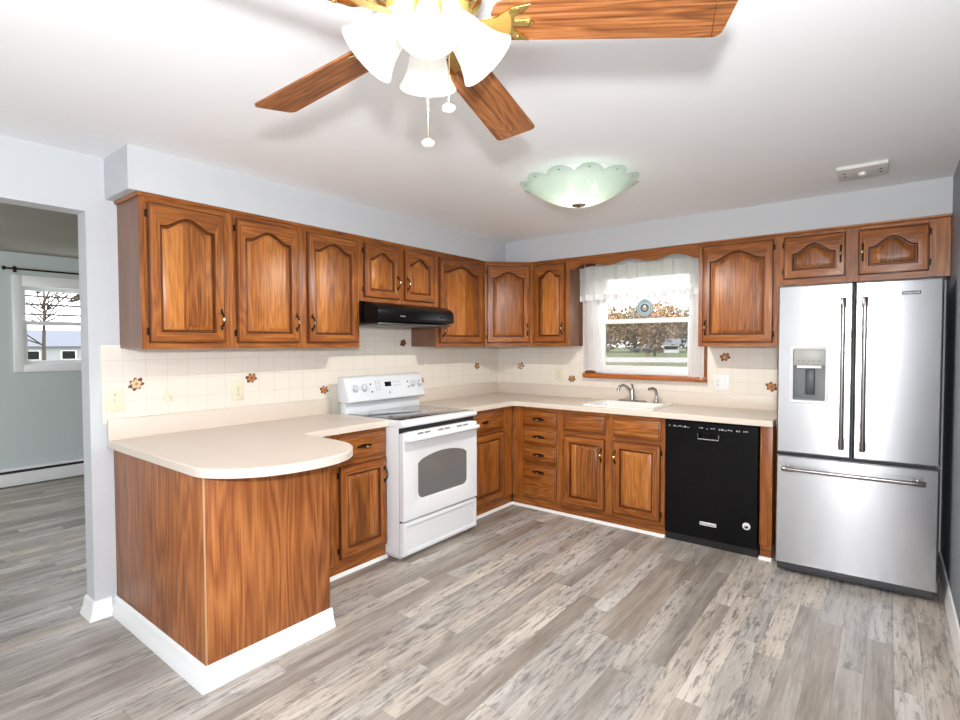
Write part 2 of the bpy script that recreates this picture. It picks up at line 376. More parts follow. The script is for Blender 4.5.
# ------------------------------------------------------------------ cabinet parts (local: x along the wall, -y into the room)
def arch_loop(x0, x1, z0, zs, amp, y, K=20):
    pts = [Vector((x0, y, z0)), Vector((x1, y, z0))]
    for k in range(K + 1):
        s = 1 - 2 * k / K
        a = (.5 * (1 + math.cos(PI * min(abs(s) / .86, 1)))) ** .8
        pts.append(Vector(((x0 + x1) / 2 + s * (x1 - x0) / 2, y, zs + amp * a)))
    return pts
def pull(parent, x, z, yf, vertical=True, ln=.10, plate=False):
    b = B(); h = ln / 2
    ax = (lambda t, d: (x, yf - d, z + t)) if vertical else (lambda t, d: (x + t, yf - d, z))
    path = [ax(-h * .72 + h * 1.44 * k / 14, .012 + .017 * math.sin(PI * k / 14) ** .6) for k in range(15)]
    rad = [.0042 + .0030 * math.exp(-((k - 7) / 2.6) ** 2) for k in range(15)]
    b.tube(path[:6], rad[:6], 8, 0); b.tube(path[9:], rad[9:], 8, 0); b.tube(path[5:10], [r * 1.06 for r in rad[5:10]], 8, 1)
    for sg in (-1, 1):
        b.cyl(ax(sg * h * .72, 0), ax(sg * h * .72, .015), .006, .005, 10)
        c = ax(sg * h * .86, .004); b.ball(c, .009, (.8, .5, 1.7) if vertical else (1.7, .5, .8), 0, 10)
    if plate:
        b.prism([(h * 1.05 * math.cos(a), 0.010 * math.sin(a) * (1 - .35 * math.cos(2 * a))) for a in [2 * PI * k / 20 for k in range(20)]], lambda u, v: (x + u, yf, z + v), lambda u, v: (x + u, yf - .0025, z + v))
    return obj('handle', b, [BRONZE, BRASSD], parent)
def hinge(parent, x, z, side):
    b = B(); s = -1 if side == 'L' else 1
    b.box(min(x, x + s * .010), max(x, x + s * .010), -.004, 0, z - .018, z + .018, .0012)
    b.cyl((x, -.009, z - .021), (x, -.009, z + .021), .004, n=10)
    return obj('hinge', b, BRONZE, parent)
def door(parent, x0, x1, z0, z1, hs='L', hz=None, hx=None, amp=.045, fw=.052, hv=True, grain=None):
    T = .02
    P = lambda i, y, a=0, s=None: arch_loop(x0 + i, x1 - i, z0 + i, z1 - i if s is None else s, a, y)
    zs = z1 - fw - amp
    Q = lambda d, y: arch_loop(x0 + fw + d, x1 - fw - d, z0 + fw + d, zs - d, amp, y)
    b = B()
    L = [P(0, 0), P(0, -T + .007), P(.003, -T + .002), P(.009, -T), Q(0, -T), Q(.003, -T + .005), Q(.006, -T + .014), Q(.012, -T + .014)]
    N = len(L[0])
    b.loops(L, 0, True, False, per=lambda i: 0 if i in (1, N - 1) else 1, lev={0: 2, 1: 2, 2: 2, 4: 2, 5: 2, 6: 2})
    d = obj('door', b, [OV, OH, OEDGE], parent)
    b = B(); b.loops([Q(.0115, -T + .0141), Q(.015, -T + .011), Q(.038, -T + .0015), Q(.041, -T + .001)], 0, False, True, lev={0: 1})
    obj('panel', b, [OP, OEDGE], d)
    if hs:
        xh = x0 if hs == 'L' else x1
        ins = .055 if z1 - z0 > .35 else .05
        for zz in (z0 + ins, z1 - ins): hinge(d, xh, zz, hs)
    if hz is not None:
        xp = hx if hx is not None else ((x1 - .024) if hs == 'L' else (x0 + .024))
        pull(d, xp, hz, -T, True)
    return d
def drawer(parent, x0, x1, z0, z1, handle=True, name='drawer', hz=None):
    P = lambda i, y: [Vector((x0 + i, y, z0 + i)), Vector((x1 - i, y, z0 + i)), Vector((x1 - i, y, z1 - i)), Vector((x0 + i, y, z1 - i))]
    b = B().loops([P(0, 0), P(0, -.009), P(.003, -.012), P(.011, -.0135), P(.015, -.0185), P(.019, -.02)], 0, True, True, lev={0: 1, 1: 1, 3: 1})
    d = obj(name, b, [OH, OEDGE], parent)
    if handle: pull(d, (x0 + x1) / 2, (z0 + z1) / 2 if hz is None else hz, -.02, False, .105, True)
    return d
def face_frame(parent, w, z0, z1, stiles, rails, t=.019, y=0.0):
    """stiles: list of (x0,x1) full height; rails: list of (x0,x1,z0,z1)"""
    b = B()
    for a, c in stiles: b.box(a, c, y, y + t, z0, z1, .0008, 0, 1)
    for a, c, d, e in rails: b.box(a, c, y + .0004, y + t, d, e, .0008, 1, 1)
    return obj('face_frame', b, [OV, OH], parent)
def carcass(parent, w, d, z0, z1, lm=SIDEV):
    b = B(); t = .016
    b.box(0, t, .019, d, z0, z1).box(w - t, w, .019, d, z0, z1).box(t, w - t, .019, d, z0, z0 + t).box(t, w - t, .019, d, z1 - t, z1).box(t, w - t, d - .006, d, z0 + t, z1 - t)
    return obj('carcass', b, lm, parent)
def top_moulding(parent, w, z, ends=(0, 0)):
    prof = [(0, 0), (-.008, 0), (-.013, .006), (-.015, .013), (-.015, .017), (0, .017)]
    b = B().prism(prof, lambda u, v: (-ends[0], u, z - .017 + v), lambda u, v: (w + ends[1], u, z - .017 + v))
    if ends[0]: b.prism(prof, lambda u, v: (u, -.0149, z - .017 + v), lambda u, v: (u, .295, z - .017 + v))
    return obj('top_moulding', b, OH, parent)
UB, UT = 1.388, 2.155
def upper(label, loc, rz, w, z0, doors, depth=.298, ends=(0, 0), group='oak wall cabinets', rails=None, extra=None):
    """doors: (x0,x1,hinge,handle z, handle x)"""
    t = thing('wall_cabinet', label, 'cabinet', (loc[0], loc[1], z0), rz, group)
    H = UT - z0
    carcass(t, w, depth, .004, H)
    xs = [0.0]
    for d in doors: xs += [d[0] + .012, d[1] - .012]
    xs.append(w)
    st = [(xs[i], xs[i + 1]) for i in range(0, len(xs), 2)]
    zl, zh = doors[0][5] - z0 + .012, doors[0][6] - z0 - .012
    rl = []
    for i in range(1, len(xs) - 1, 2): rl += [(xs[i], xs[i + 1], 0, zl), (xs[i], xs[i + 1], zh, H)]
    face_frame(t, w, 0, H, st, rl)
    top_moulding(t, w, H, ends)
    for x0, x1, hs, hz, hx, dz0, dz1, amp in doors: door(t, x0, x1, dz0 - z0, dz1 - z0, hs, hz - z0, hx, amp)
    return t
LX = .301
# left run: local x = world y - y0
y0 = -3.378
upper('single-door oak wall cabinet at the open end of the run, above the peninsula', (LX, y0), 90, .441, UB, [(.030, .406, 'L', 1.545, None, 1.420, 2.112, .052)], ends=(.012, 0))
y0 = -2.937
upper('two-door oak wall cabinet left of the black range hood', (LX, y0), 90, .901, UB, [(.032, .425, 'L', 1.545, None, 1.420, 2.115, .052), (.487, .880, 'R', 1.545, None, 1.420, 2.118, .052)])
y0 = -2.036
upper('short two-door oak wall cabinet directly above the black range hood', (LX, y0), 90, .791, 1.712, [(.038, .368, 'L', 1.86, None, 1.740, 2.118, .05), (.421, .752, 'R', 1.86, None, 1.740, 2.118, .05)])
y0 = -1.245
upper('single-door oak wall cabinet right of the range hood, next to the corner', (LX, y0), 90, .641, UB, [(.020, .592, 'R', 1.52, .05, 1.420, 2.118, .055)])
# diagonal corner
t = thing('wall_cabinet', 'oak wall cabinet set diagonally across the corner of the room', 'cabinet', (.301, -.604, UB), 45, 'oak wall cabinets')
H = UT - UB; w = .4285
pl = B().prism([(0, .012), (w, .012), (w / 2 + .426 - .21, .21), (w / 2, .426 - .0), (-.001 + w / 2 - .216, .21)], lambda u, v: (u, v, .004), lambda u, v: (u, v, H))
obj('carcass', pl, SIDEV, t)
face_frame(t, w, 0, H, [(.001, .03), (w - .03, w - .001)], [(.03, w - .03, 0, .045), (.03, w - .03, H - .055, H)], t=.012)
top_moulding(t, w, H)
door(t, .018, w - .018, .034, .728, 'L', .155, None, .052)
# back run: local x = world x - x0
upper('narrow oak wall cabinet left of the window', (.604, -LX), 0, .382, UB, [(.036, .356, 'L', 1.545, None, 1.425, 2.118, .052)])
upper('single-door oak wall cabinet right of the window', (2.071, -LX), 0, .522, UB, [(.030, .492, 'R', 1.525, None, 1.418, 2.120, .06)])
t = upper('low two-door oak cabinet above the stainless fridge', (2.593, -LX), 0, XR - 2.593 - .002, 1.797, [(.031, .375, 'L', 1.978, None, 1.840, 2.119, .06), (.440, .782, 'R', 1.975, None, 1.836, 2.116, .06)])

# scalloped valance board over the window
def scallop():
    pts = []
    for k in range(61):
        s = k / 60; x = .988 + s * (2.069 - .988); u = abs(s - .5) * 2
        pts.append((x, 2.078 + .016 * math.cos(u * PI * 3) - .014 * max(0, (u - .82) / .18)))
    return pts
v = [(2.069, UT)] + [(.988, UT)] + scallop()
b = B().prism(v, lambda u, w_: (u, -.301, w_), lambda u, w_: (u, -.282, w_))
tag(obj('valance_board', b, OH), 'oak valance board with a scalloped lower edge, bridging the cabinets over the window', 'valance')

# ------------------------------------------------------------------ range hood
t = thing('range_hood', 'black under-cabinet range hood above the white range', 'range hood', (0, -2.034, 1.54), 90)
prof = [(-.02, .012), (-.02, .170), (-.325, .170), (-.43, .150), (-.475, .128), (-.492, .105), (-.496, .045), (-.488, .030), (-.44, .022)]
b = B().prism(prof, lambda u, v: (.002, u, v), lambda u, v: (.778, u, v), bev=.004)
obj('hood_shell', b, BLK, t)
b = B().box(.02, .76, -.47, -.04, .004, .018, .003)
obj('underside_panel', b, mat('hood_filter', (.10, .10, .10), .35, .8), t)
obj('name_plate', B().box(.20, .245, -.500, -.494, .062, .070, .001), mat('nameplate', (.55, .55, .55), .3, 1), t)
for x in (.62, .66): obj('switch', B().box(x, x + .02, -.500, -.494, .066, .078, .001), BLKM, t)

# ------------------------------------------------------------------ base cabinets
FX = .598; CZ = .876
def toe(parent, w, x0=0, y=.012, d=.55): obj('toe_board', B().box(x0, x0 + w, y, y + .02, 0, .092), OH, parent)
def base_cab(label, loc, rz, w, fronts, st, rl, x0=0.0, group='oak base cabinets', d=.56):
    t = thing('base_cabinet', label, 'cabinet', (loc[0], loc[1], 0), rz, group)
    b = B(); k = .016; e = x0
    b.box(e, e + k, .019, d, .092, CZ).box(w - k, w, .019, d, .092, CZ).box(e + k, w - k, .019, d, .092, .092 + k).box(e + k, w - k, d - .006, d, .108, CZ)
    obj('carcass', b, SIDEV, t)
    face_frame(t, w, .088, CZ, st, rl)
    toe(t, w - e, e)
    return t
# left of the range: local x = world y + 2.812
t = base_cab('oak base cabinet between the peninsula and the range, one drawer over one door', (FX, -2.812), 90, .746, None, [(0, .378), (.724, .746)], [(.378, .724, .088, .12), (.378, .724, .66, .705), (.378, .724, .835, CZ)])
door(t, .364, .737, .106, .672, 'L', .565, None, 0.0, .055); drawer(t, .364, .738, .698, .850)
# right of the range: local x = world y + 1.297
t = base_cab('oak base cabinet in the corner right of the range, one drawer over one door', (FX, -1.297), 90, .697, None, [(0, .04), (.538, .697)], [(.04, .538, .088, .12), (.04, .538, .66, .705), (.04, .538, .835, CZ)])
door(t, .026, .552, .106, .672, 'R', .565, None, 0.0, .055); drawer(t, .026, .552, .698, .845)
# drawer stack
t = base_cab('narrow oak base cabinet with a stack of four drawers', (.600, -FX), 0, .474, None, [(0, .128), (.430, .474)], [(.128, .430, .088, .115), (.128, .430, .372, .41), (.128, .430, .535, .57), (.128, .430, .68, .72), (.128, .430, .83, CZ)], x0=.0)
for z0, z1, hz in ((.712, .838, None), (.562, .688, None), (.405, .540, None), (.096, .381, .325)): drawer(t, .116, .441, z0, z1, hz=hz)
# sink base
t = base_cab('double-door oak sink base cabinet under the window', (1.074, -FX), 0, .858, None, [(0, .052), (.384, .472), (.818, .858)], [(a, c, z0, z1) for a, c in ((.052, .384), (.472, .818)) for z0, z1 in ((.088, .125), (.655, .72), (.828, CZ))])
for x0, x1, hs in ((.038, .396, 'L'), (.461, .829, 'R')):
    door(t, x0, x1, .110, .668, hs, .545, None, 0.0, .055)
    drawer(t, x0, x1, .706, .841, False, 'drawer_front')
# filler panel beside the dishwasher
t = thing('end_panel', 'narrow oak end panel between the dishwasher and the fridge', 'panel', (2.546, -FX, 0))
obj('panel', B().box(0, .072, 0, .56, .095, CZ, .0015), OV, t); obj('toe_board', B().box(.004, .07, .012, .05, 0, .094), OH, t)
# peninsula
t = thing('peninsula_cabinet', 'oak-panelled peninsula cabinet under the rounded counter', 'cabinet', (.5, -3.115, 0))
b = B().box(-.498, .506, -.296, .290, .01, CZ)
obj('carcass', b, SIDEV, t)
obj('side_panel', B().box(-.498, .507, -.302, -.296, .02, CZ, .0005), PLYV, t)
obj('end_panel', B().box(.506, .512, -.299, .301, .02, CZ, .0005), PLYV, t)
obj('corner_edge', B().box(.5055, .5135, -.3035, -.2965, .06, CZ, .002), mat('worn_oak_edge', (.50, .30, .15), .5), t, label='pale worn corner edge strip')

# ------------------------------------------------------------------ worktops
def worktop(name, label, poly, hole=None, lips=()):
    """poly outline; bevelled slab, plus upstands as parts"""
    t = thing(name, label, 'countertop', (poly[0][0], poly[0][1], CZ + .0005))
    ox, oy = poly[0]
    bm = bmesh.new()
    def ring(pts, z, ins=0):
        return [bm.verts.new((x - ox, y - oy, z)) for x, y in pts]
    def inset(pts, d):
        out = []; n = len(pts)
        for i in range(n):
            p, q, r = Vector(pts[i - 1]), Vector(pts[i]), Vector(pts[(i + 1) % n])
            a = (q - p).normalized(); c = (r - q).normalized(); na = Vector((-a.y, a.x)); nc = Vector((-c.y, c.x)); m = (na + nc)
            m = m / max(m.length_squared / 2, .3); out.append(tuple(q + m * d))
        return out
    T = .914 - CZ - .0005
    r0, r1, r2 = ring(poly, 0), ring(poly, T - .005), ring(inset(poly, .004), T)
    n = len(poly)
    for A, Bq in ((r0, r1), (r1, r2)):
        for i in range(n): bm.faces.new((A[i], A[(i + 1) % n], Bq[(i + 1) % n], Bq[i]))
    if hole:
        h0, h1 = ring(hole, 0), ring(hole, T); m = len(hole)
        for i in range(m): bm.faces.new((h0[i], h1[i], h1[(i + 1) % m], h0[(i + 1) % m]))
        for outer, inner in ((r2, h1), (r0, h0)):
            es = [bm.edges.get((outer[i], outer[(i + 1) % n])) for i in range(n)] + [bm.edges.get((inner[i], inner[(i + 1) % m])) for i in range(m)]
            bmesh.ops.triangle_fill(bm, use_beauty=True, use_dissolve=False, edges=es)
    else:
        bm.faces.new(r2); bm.faces.new(r0[::-1])
    bb = B(); bb.bm.free(); bb.bm = bm
    obj('slab', bb, LAM, t)
    for x0, x1, y0, y1 in lips: obj('upstand', B().box(x0 - ox, x1 - ox, y0 - oy, y1 - oy, T - .0005, 1.022 - CZ, .003), LAM, t)
    return t
def spline(P, m=5):
    out = []
    for i in range(1, len(P) - 2):
        p0, p1, p2, p3 = (Vector(q) for q in P[i - 1:i + 3])
        for k in range(m):
            u = k / m; out.append(tuple(.5 * (2 * p1 + (p2 - p0) * u + (2 * p0 - 5 * p1 + 4 * p2 - p3) * u * u + (3 * p1 - p0 - 3 * p2 + p3) * u ** 3)))
    return out
arc = spline([(.90, -3.447), (1.0, -3.446), (1.06, -3.43), (1.118, -3.393), (1.174, -3.342), (1.235, -3.25), (1.268, -3.13), (1.274, -3.0), (1.25, -2.90), (1.205, -2.825), (1.14, -2.765), (1.06, -2.727), (.95, -2.713), (.80, -2.712), (.7, -2.712)], 4)
fil = [(.634 + .05 - .05 * math.sin(a), -2.712 + .05 - .05 * math.cos(a)) for a in [R_(90 * k / 5) for k in range(6)]]
worktop('peninsula_countertop', 'beige laminate countertop with a rounded peninsula end, left of the range', [(.009, -3.448)] + arc + fil + [(.634, -2.068), (.009, -2.068)], None, [(.009, .028, -3.446, -2.07)])
SX0, SX1, SY0, SY1 = 1.235, 1.83, -.565, -.075
worktop('sink_countertop', 'beige laminate corner countertop that holds the sink and covers the dishwasher', [(.009, -.009), (.009, -1.296), (.634, -1.296), (.634, -.684), (.649, -.649), (.684, -.634), (2.622, -.634), (2.622, -.009)],
        [(SX0 + .02, SY0 + .02), (SX1 - .02, SY0 + .02), (SX1 - .02, SY1 - .02), (SX0 + .02, SY1 - .02)], [(.009, .028, -1.294, -.009), (.0285, 2.62, -.028, -.009)])

# ------------------------------------------------------------------ sink, faucet, sprayer
def rr(x0, x1, y0, y1, z, r, n=6):
    out = []
    for cx, cy, a0 in ((x1 - r, y0 + r, -90), (x1 - r, y1 - r, 0), (x0 + r, y1 - r, 90), (x0 + r, y0 + r, 180)):
        out += [Vector((cx + r * math.cos(R_(a0 + 90 * k / n)), cy + r * math.sin(R_(a0 + 90 * k / n)), z)) for k in range(n + 1)]
    return out
t = thing('kitchen_sink', 'white drop-in sink set into the countertop below the window', 'sink', ((SX0 + SX1) / 2, (SY0 + SY1) / 2, .9145))
hx, hy = (SX1 - SX0) / 2, (SY1 - SY0) / 2
L = [rr(-hx, hx, -hy, hy, 0, .04), rr(-hx, hx, -hy, hy, .006, .04), rr(-hx + .006, hx - .006, -hy + .006, hy - .006, .011, .036), rr(-hx + .034, hx - .034, -hy + .034, hy - .10, .011, .05), rr(-hx + .042, hx - .042, -hy + .042, hy - .108, .002, .048), rr(-hx + .055, hx - .055, -hy + .055, hy - .12, -.15, .06), rr(-hx + .09, hx - .09, -hy + .09, hy - .155, -.165, .05)]
obj('basin', B().loops(L, 0, False, True), PORC, t)
obj('drain', B().lathe([(.0, .004), (.03, .004), (.042, .001), (.042, -.004)], 24, M=Matrix.Translation((0, -.03, -.163))), CHROME, t)
fz = .9262
t = thing('kitchen_faucet', 'brushed metal faucet with a curved spout on the sink rim', 'faucet', (1.495, -.125, fz))
b = B().loops([rr(-.125, .125, -.027, .027, 0, .026), rr(-.125, .125, -.027, .027, .006, .026), rr(-.118, .118, -.02, .02, .011, .02)], 0, True, True)
obj('deck_plate', b, CHROME, t)
b = B().lathe([(.024, .010), (.024, .03), (.021, .05), (.021, .085), (.018, .10), (0, .104)], 20)
obj('body', b, CHROME, t)
sp = [(0, 0, .06), (-.022, -.02, .10), (-.040, -.04, .128), (-.058, -.062, .138), (-.074, -.082, .130), (-.082, -.094, .108), (-.084, -.097, .085)]
obj('spout', B().tube(sp, [.014, .0135, .013, .0125, .012, .013, .014], 14), CHROME, t)
obj('lever', B().tube([(0, 0, .095), (.010, -.012, .115), (.016, -.03, .135), (.014, -.048, .146)], [.012, .009, .0075, .009], 12), CHROME, t)
t = thing('sink_sprayer', 'small metal side sprayer standing right of the faucet', 'sprayer', (1.700, -.125, fz))
obj('holder', B().lathe([(.022, 0), (.022, .006), (.016, .014), (.0145, .05), (.0125, .055)], 20, cap0=True, cap1=True), CHROME, t)
obj('spray_head', B().tube([(0, 0, .05), (0, 0, .085), (-.006, -.008, .105), (-.024, -.026, .118), (-.046, -.05, .112)], [.011, .012, .014, .015, .013], 14), CHROME, t)

# ------------------------------------------------------------------ range
RY = -2.064
t = thing('range', 'white electric range with a black glass cooktop under the hood', 'range', (0, RY, 0), 90)
RW = .765
b = B().box(.003, RW - .003, -.712, -.09, .03, .875, .004)
b.box(.03, RW - .03, -.69, -.12, 0, .03)
obj('body', b, ENAM, t)
b = B(); zt = .912
prof = [(-.10, .868), (-.725, .868), (-.748, .872), (-.756, .884), (-.753, .899), (-.742, .908), (-.725, zt), (-.10, zt)]
b.prism(prof, lambda u, v: (-.002, u, v), lambda u, v: (RW + .002, u, v), bev=.002)
obj('cooktop_frame', b, ENAM, t)
gt = obj('cooktop_glass', B().box(.035, RW - .035, -.690, -.165, zt - .001, zt + .004, .0015), GLASSTOP, t)
b = B()
for x, y, r in ((.20, -.55, .105), (.57, -.55, .085), (.20, -.30, .075), (.57, -.30, .095)):
    b.lathe([(r, 0), (r - .003, 0)], 40, M=Matrix.Translation((x, y, zt + .0045)))
obj('burner_ring', b, mat('burner_mark', (.16, .16, .16), .2), gt)
# backguard
b = B().prism([(-.10, zt), (-.165, zt), (-.150, 1.0), (-.10, 1.0)], lambda u, v: (.012, u, v), lambda u, v: (RW - .012, u, v), bev=.003)
obj('backguard_riser', b, ENAM2, t)
b = B().prism([(-.09, .992), (-.205, .992), (-.214, 1.0), (-.212, 1.015), (-.168, 1.165), (-.155, 1.176), (-.09, 1.176)], lambda u, v: (0, u, v), lambda u, v: (RW, u, v), bev=.004)
bg = obj('control_panel', b, ENAM2, t)
sl = math.atan2(.044, .150)                                         # the slope of the control panel
def onpanel(x, z, out=0.0):
    f = (z - 1.015) / .150; y = -.212 + .044 * f
    return Vector((x, y - out * math.cos(sl), z + out * math.sin(sl)))
def panelM(x, z, out=0.0):
    return Matrix.Translation(onpanel(x, z, out)) @ Matrix.Rotation(PI / 2 - sl, 4, 'X')
for x, z in ((.075, 1.092), (.157, 1.093), (.648, 1.098), (.724, 1.096)):
    k = B().lathe([(.030, -.001), (.030, .004), (.024, .006), (.021, .022), (.017, .026), (0, .026)], 24, M=panelM(x, z))
    k.box(-.004, .004, -.021, .021, .010, .034, .002, M=panelM(x, z))
    obj('knob', k, bpy.data.materials.get('knob_white') or mat('knob_white', (.62, .63, .65), .3), bg)
obj('clock_display', B().box(-.032, .032, -.018, .018, -.002, .0015, .001, M=panelM(.392, 1.108)), BLK, bg)
b = B()
for i in range(4):
    for j in range(2): b.box(-.009, .009, -.006, .006, -.001, .0012, .001, M=panelM(.275 + .0 + (i % 2) * .03, 1.075 + j * .04 + (i // 2) * .018))
for i in range(3):
    for j in range(2): b.box(-.008, .008, -.005, .005, -.001, .0012, .001, M=panelM(.455 + i * .028, 1.095 + j * .026))
obj('button', b, mat('button_grey', (.52, .54, .57), .4), bg)
b = B()
for x, z in ((.222, 1.115), (.226, 1.06), (.60, 1.115), (.60, 1.075)): b.box(-.006, .006, -.006, .006, -.001, .001, M=panelM(x, z))
obj('panel_mark', b, BLKM, bg)
obj('round_emblem', B().lathe([(.0, .0012), (.010, .0012), (.010, -.001)], 20, M=panelM(.395, 1.045)), mat('emblem_grey', (.38, .40, .44), .3), bg)
# oven door
def ovp(x0, x1, z0, zs, amp, r, n=6, K=16):
    pts = []
    for cx, cz, a0 in ((x0 + r, z0 + r, 180), (x1 - r, z0 + r, 270)): pts += [(cx + r * math.cos(R_(a0 + 90 * k / n)), cz + r * math.sin(R_(a0 + 90 * k / n))) for k in range(n + 1)]
    for k in range(K + 1):
        s = 1 - 2 * k / K; pts.append(((x0 + x1) / 2 + s * (x1 - x0) / 2, zs + amp * (1 - s * s) - (.012 * max(0, abs(s) - .94) / .06)))
    return pts
def outer(i, y, n):
    """outer rectangle resampled to n points matching the window outline's order"""
    x0, x1, z0, z1 = .004 + i, RW - .004 - i, .262 + i, .838 - i
    src = ovp(0, 1, 0, 1, 0, .001)
    out = []
    for (u, v) in src: out.append(Vector((x0 + min(max(u, 0), 1) * (x1 - x0), y, z0 + min(max(v, 0), 1) * (z1 - z0))))
    return out
wpoly = ovp(.130, .640, .385, .638, .042, .045)
wl = lambda y, g=0: [Vector((x + (g if x < .38 else -g), y, z + (g if z < .5 else -g))) for x, z in wpoly]
n = len(wpoly)
b = B().loops([outer(0, -.716, n), outer(0, -.752, n), outer(.006, -.759, n), wl(-.759), wl(-.757, .004)], 0, True, False)
od = obj('oven_door', b, ENAM, t)
obj('oven_window', B().loops([wl(-.7575, .003), wl(-.756, .008)], 0, False, True), OVENG, od)
hb = B().tube([(.02, -.762, .792), (.03, -.785, .796), (.06, -.796, .797), (RW - .06, -.796, .797), (RW - .03, -.785, .796), (RW - .02, -.762, .792)], [.016, .018, .017, .017, .018, .016], 14)
obj('oven_handle', hb, ENAM, od)
b = B()
for g in range(3):
    for s_ in range(2):
        x = .13 + g * .20 + s_ * .068
        for q in range(2): b.box(x + .0, x + .052, -.7605, -.756, .822 - q * .006, .8255 - q * .006)
obj('vent_slot', b, BLKM, od)
b = B().loops([[Vector((x, y, z)) for x, z in ((.004 + i, .035 + i), (RW - .004 - i, .035 + i), (RW - .004 - i, .250 - i), (.004 + i, .250 - i))] for i, y in ((0, -.716), (0, -.748), (.004, -.754), (.022, -.757), (.034, -.750), (.04, -.750))], 0, True, True)
obj('storage_drawer', b, ENAM, t)
obj('door_gap', B().box(.006, RW - .006, -.725, -.70, .035, .868), BLKM, t, label='black gap behind the oven door')

# ------------------------------------------------------------------ dishwasher
t = thing('dishwasher', 'black built-in dishwasher between the sink cabinet and the fridge', 'dishwasher', (1.936, -.618, 0))
DW = .606
b = B().box(.004, DW - .004, .03, .56, .01, .868); obj('body', b, BLKM, t)
def rl(i, y, x0, x1, z0, z1): return [Vector((x0 + i, y, z0 + i)), Vector((x1 - i, y, z0 + i)), Vector((x1 - i, y, z1 - i)), Vector((x0 + i, y, z1 - i))]
hz0, hz1, hx0, hx1 = .752, .792, .228, .362
b = B().loops([rl(0, .03, .002, DW - .002, .06, .868), rl(0, .006, .002, DW - .002, .06, .868), rl(.005, 0, .002, DW - .002, .06, .868), rl(0, 0, hx0, hx1, hz0, hz1), rl(.004, .022, hx0, hx1, hz0, hz1)], 0, True, True)
dd = obj('door', b, BLK, t)
b = B().tube([(hx0, -.002, hz1 - .004), (hx0, -.004, hz0), (hx1, -.004, hz0), (hx1, -.002, hz1 - .004)], .0045, 10)
obj('pocket_handle', b, CHROME, dd)
b = B(); r2 = random.Random(3)
x = .03
while x < .545:
    wd = r2.choice((.006, .010, .014))
    if not (.165 < x < .225): b.box(x, x + wd, -.0008, .001, .822 + r2.choice((0, .004)), .826 + r2.choice((0, .006)))
    x += wd + .006
obj('control_marking', b, mat('pale_print', (.42, .42, .42), .5), dd)
nb = obj('name_badge', B().box(.245, .352, -.003, .001, .156, .180, .002), mat('badge_white', (.85, .85, .85), .3), dd)
text_mesh('lettering', 'KitchenAid', .0215, nb, Matrix.Translation((.2985, -.0034, .168)) @ FRONT, BLKM)
rb = obj('round_badge', B().lathe([(0, .004), (.021, .004), (.024, .001), (.024, -.001)], 28, M=Matrix.Translation((.538, 0, .205)) @ Matrix.Rotation(PI / 2, 4, 'X')), mat('badge_silver', (.8, .8, .8), .3), dd)
b = B(); 
b.prism([(.012 * math.cos(a), .012 * math.sin(a)) for a in [R_(-200 + 15 * k) for k in range(17)]] + [(-.002, .002)], lambda u, v: (.538 + u, -.0041, .203 + v), lambda u, v: (.538 + u, -.005, .203 + v))
obj('emblem', b, BLKM, rb)
obj('kick_plate', B().box(.006, DW - .006, .035, .05, 0.0, .06), BLKM, t)

# ------------------------------------------------------------------ fridge
FW = .768
t = thing('refrigerator', 'stainless steel french-door refrigerator with a bottom freezer drawer', 'refrigerator', (2.656, -.736, 0), 3.0)
FSIDE = mat('fridge_side', (.13, .13, .135), .5)
obj('body', B().box(.012, FW - .012, .062, .66, .04, 1.745, .004), FSIDE, t)
for x in (.02, FW - .10): obj('hinge_cover', B().box(x, x + .08, .02, .12, 1.745, 1.765, .004), DARKG, t)
obj('base_grille', B().box(.012, FW - .012, .018, .06, .018, .055, .004), DARKG, t)
for x in (.05, FW - .05):
    obj('foot', B().lathe([(.016, 0), (.018, .004), (.012, .012), (.008, .014), (.008, .042)], 16, M=Matrix.Translation((x, .055, 0)), cap0=True), mat('foot_steel', (.6, .6, .6), .3, 1), t)
sp0 = .377
def fdoor(name, x0, x1, z0, z1, hole=None):
    n = lambda i, y: rl(i, y, x0, x1, z0, z1)
    L = [n(0, .058), n(0, .012), n(.003, .005), n(.010, .0)]
    if hole:
        L += [rl(0, 0, *hole), rl(.002, .055, *hole)]
    o = obj(name, B().loops(L, 0, True, True), STEEL, t)
    uv = o.data.uv_layers.new(name='UVMap')                        # brushing runs side to side
    for l in o.data.loops: c = o.data.vertices[l.vertex_index].co; uv.data[l.index].uv = (c.z + c.y, c.x)
    return o
hole = (.086, .248, 1.066, 1.374)
d1 = fdoor('left_door', .0, sp0, .742, 1.757, hole); d2 = fdoor('right_door', sp0 + .007, FW, .742, 1.757); d3 = fdoor('freezer_drawer', 0, FW, .058, .728)
def bar(parent, p0, p1, off=.052):
    p0, p1 = Vector(p0), Vector(p1); d = (p1 - p0).normalized(); o = Vector((0, -off, 0))
    b = B().cyl(p0 + o, p1 + o, .0115, n=18)
    for p, s in ((p0, 1), (p1, -1)):
        b.tube([p + o, p + o + d * s * .004, p + o + d * s * .055, p + o + d * s * .058], [.012, .0145, .0145, .012], 18)
        b.tube([p + d * s * .03, p + d * s * .03 + o * .5, p + d * s * .03 + o], [.013, .010, .009], 14)
    return obj('handle', b, HANDLE, parent)
bar(d1, (sp0 - .047, 0, .800), (sp0 - .047, 0, 1.668)); bar(d2, (sp0 + .052, 0, .800), (sp0 + .052, 0, 1.668)); bar(d3, (.035, 0, .652), (.705, 0, .652), .048)
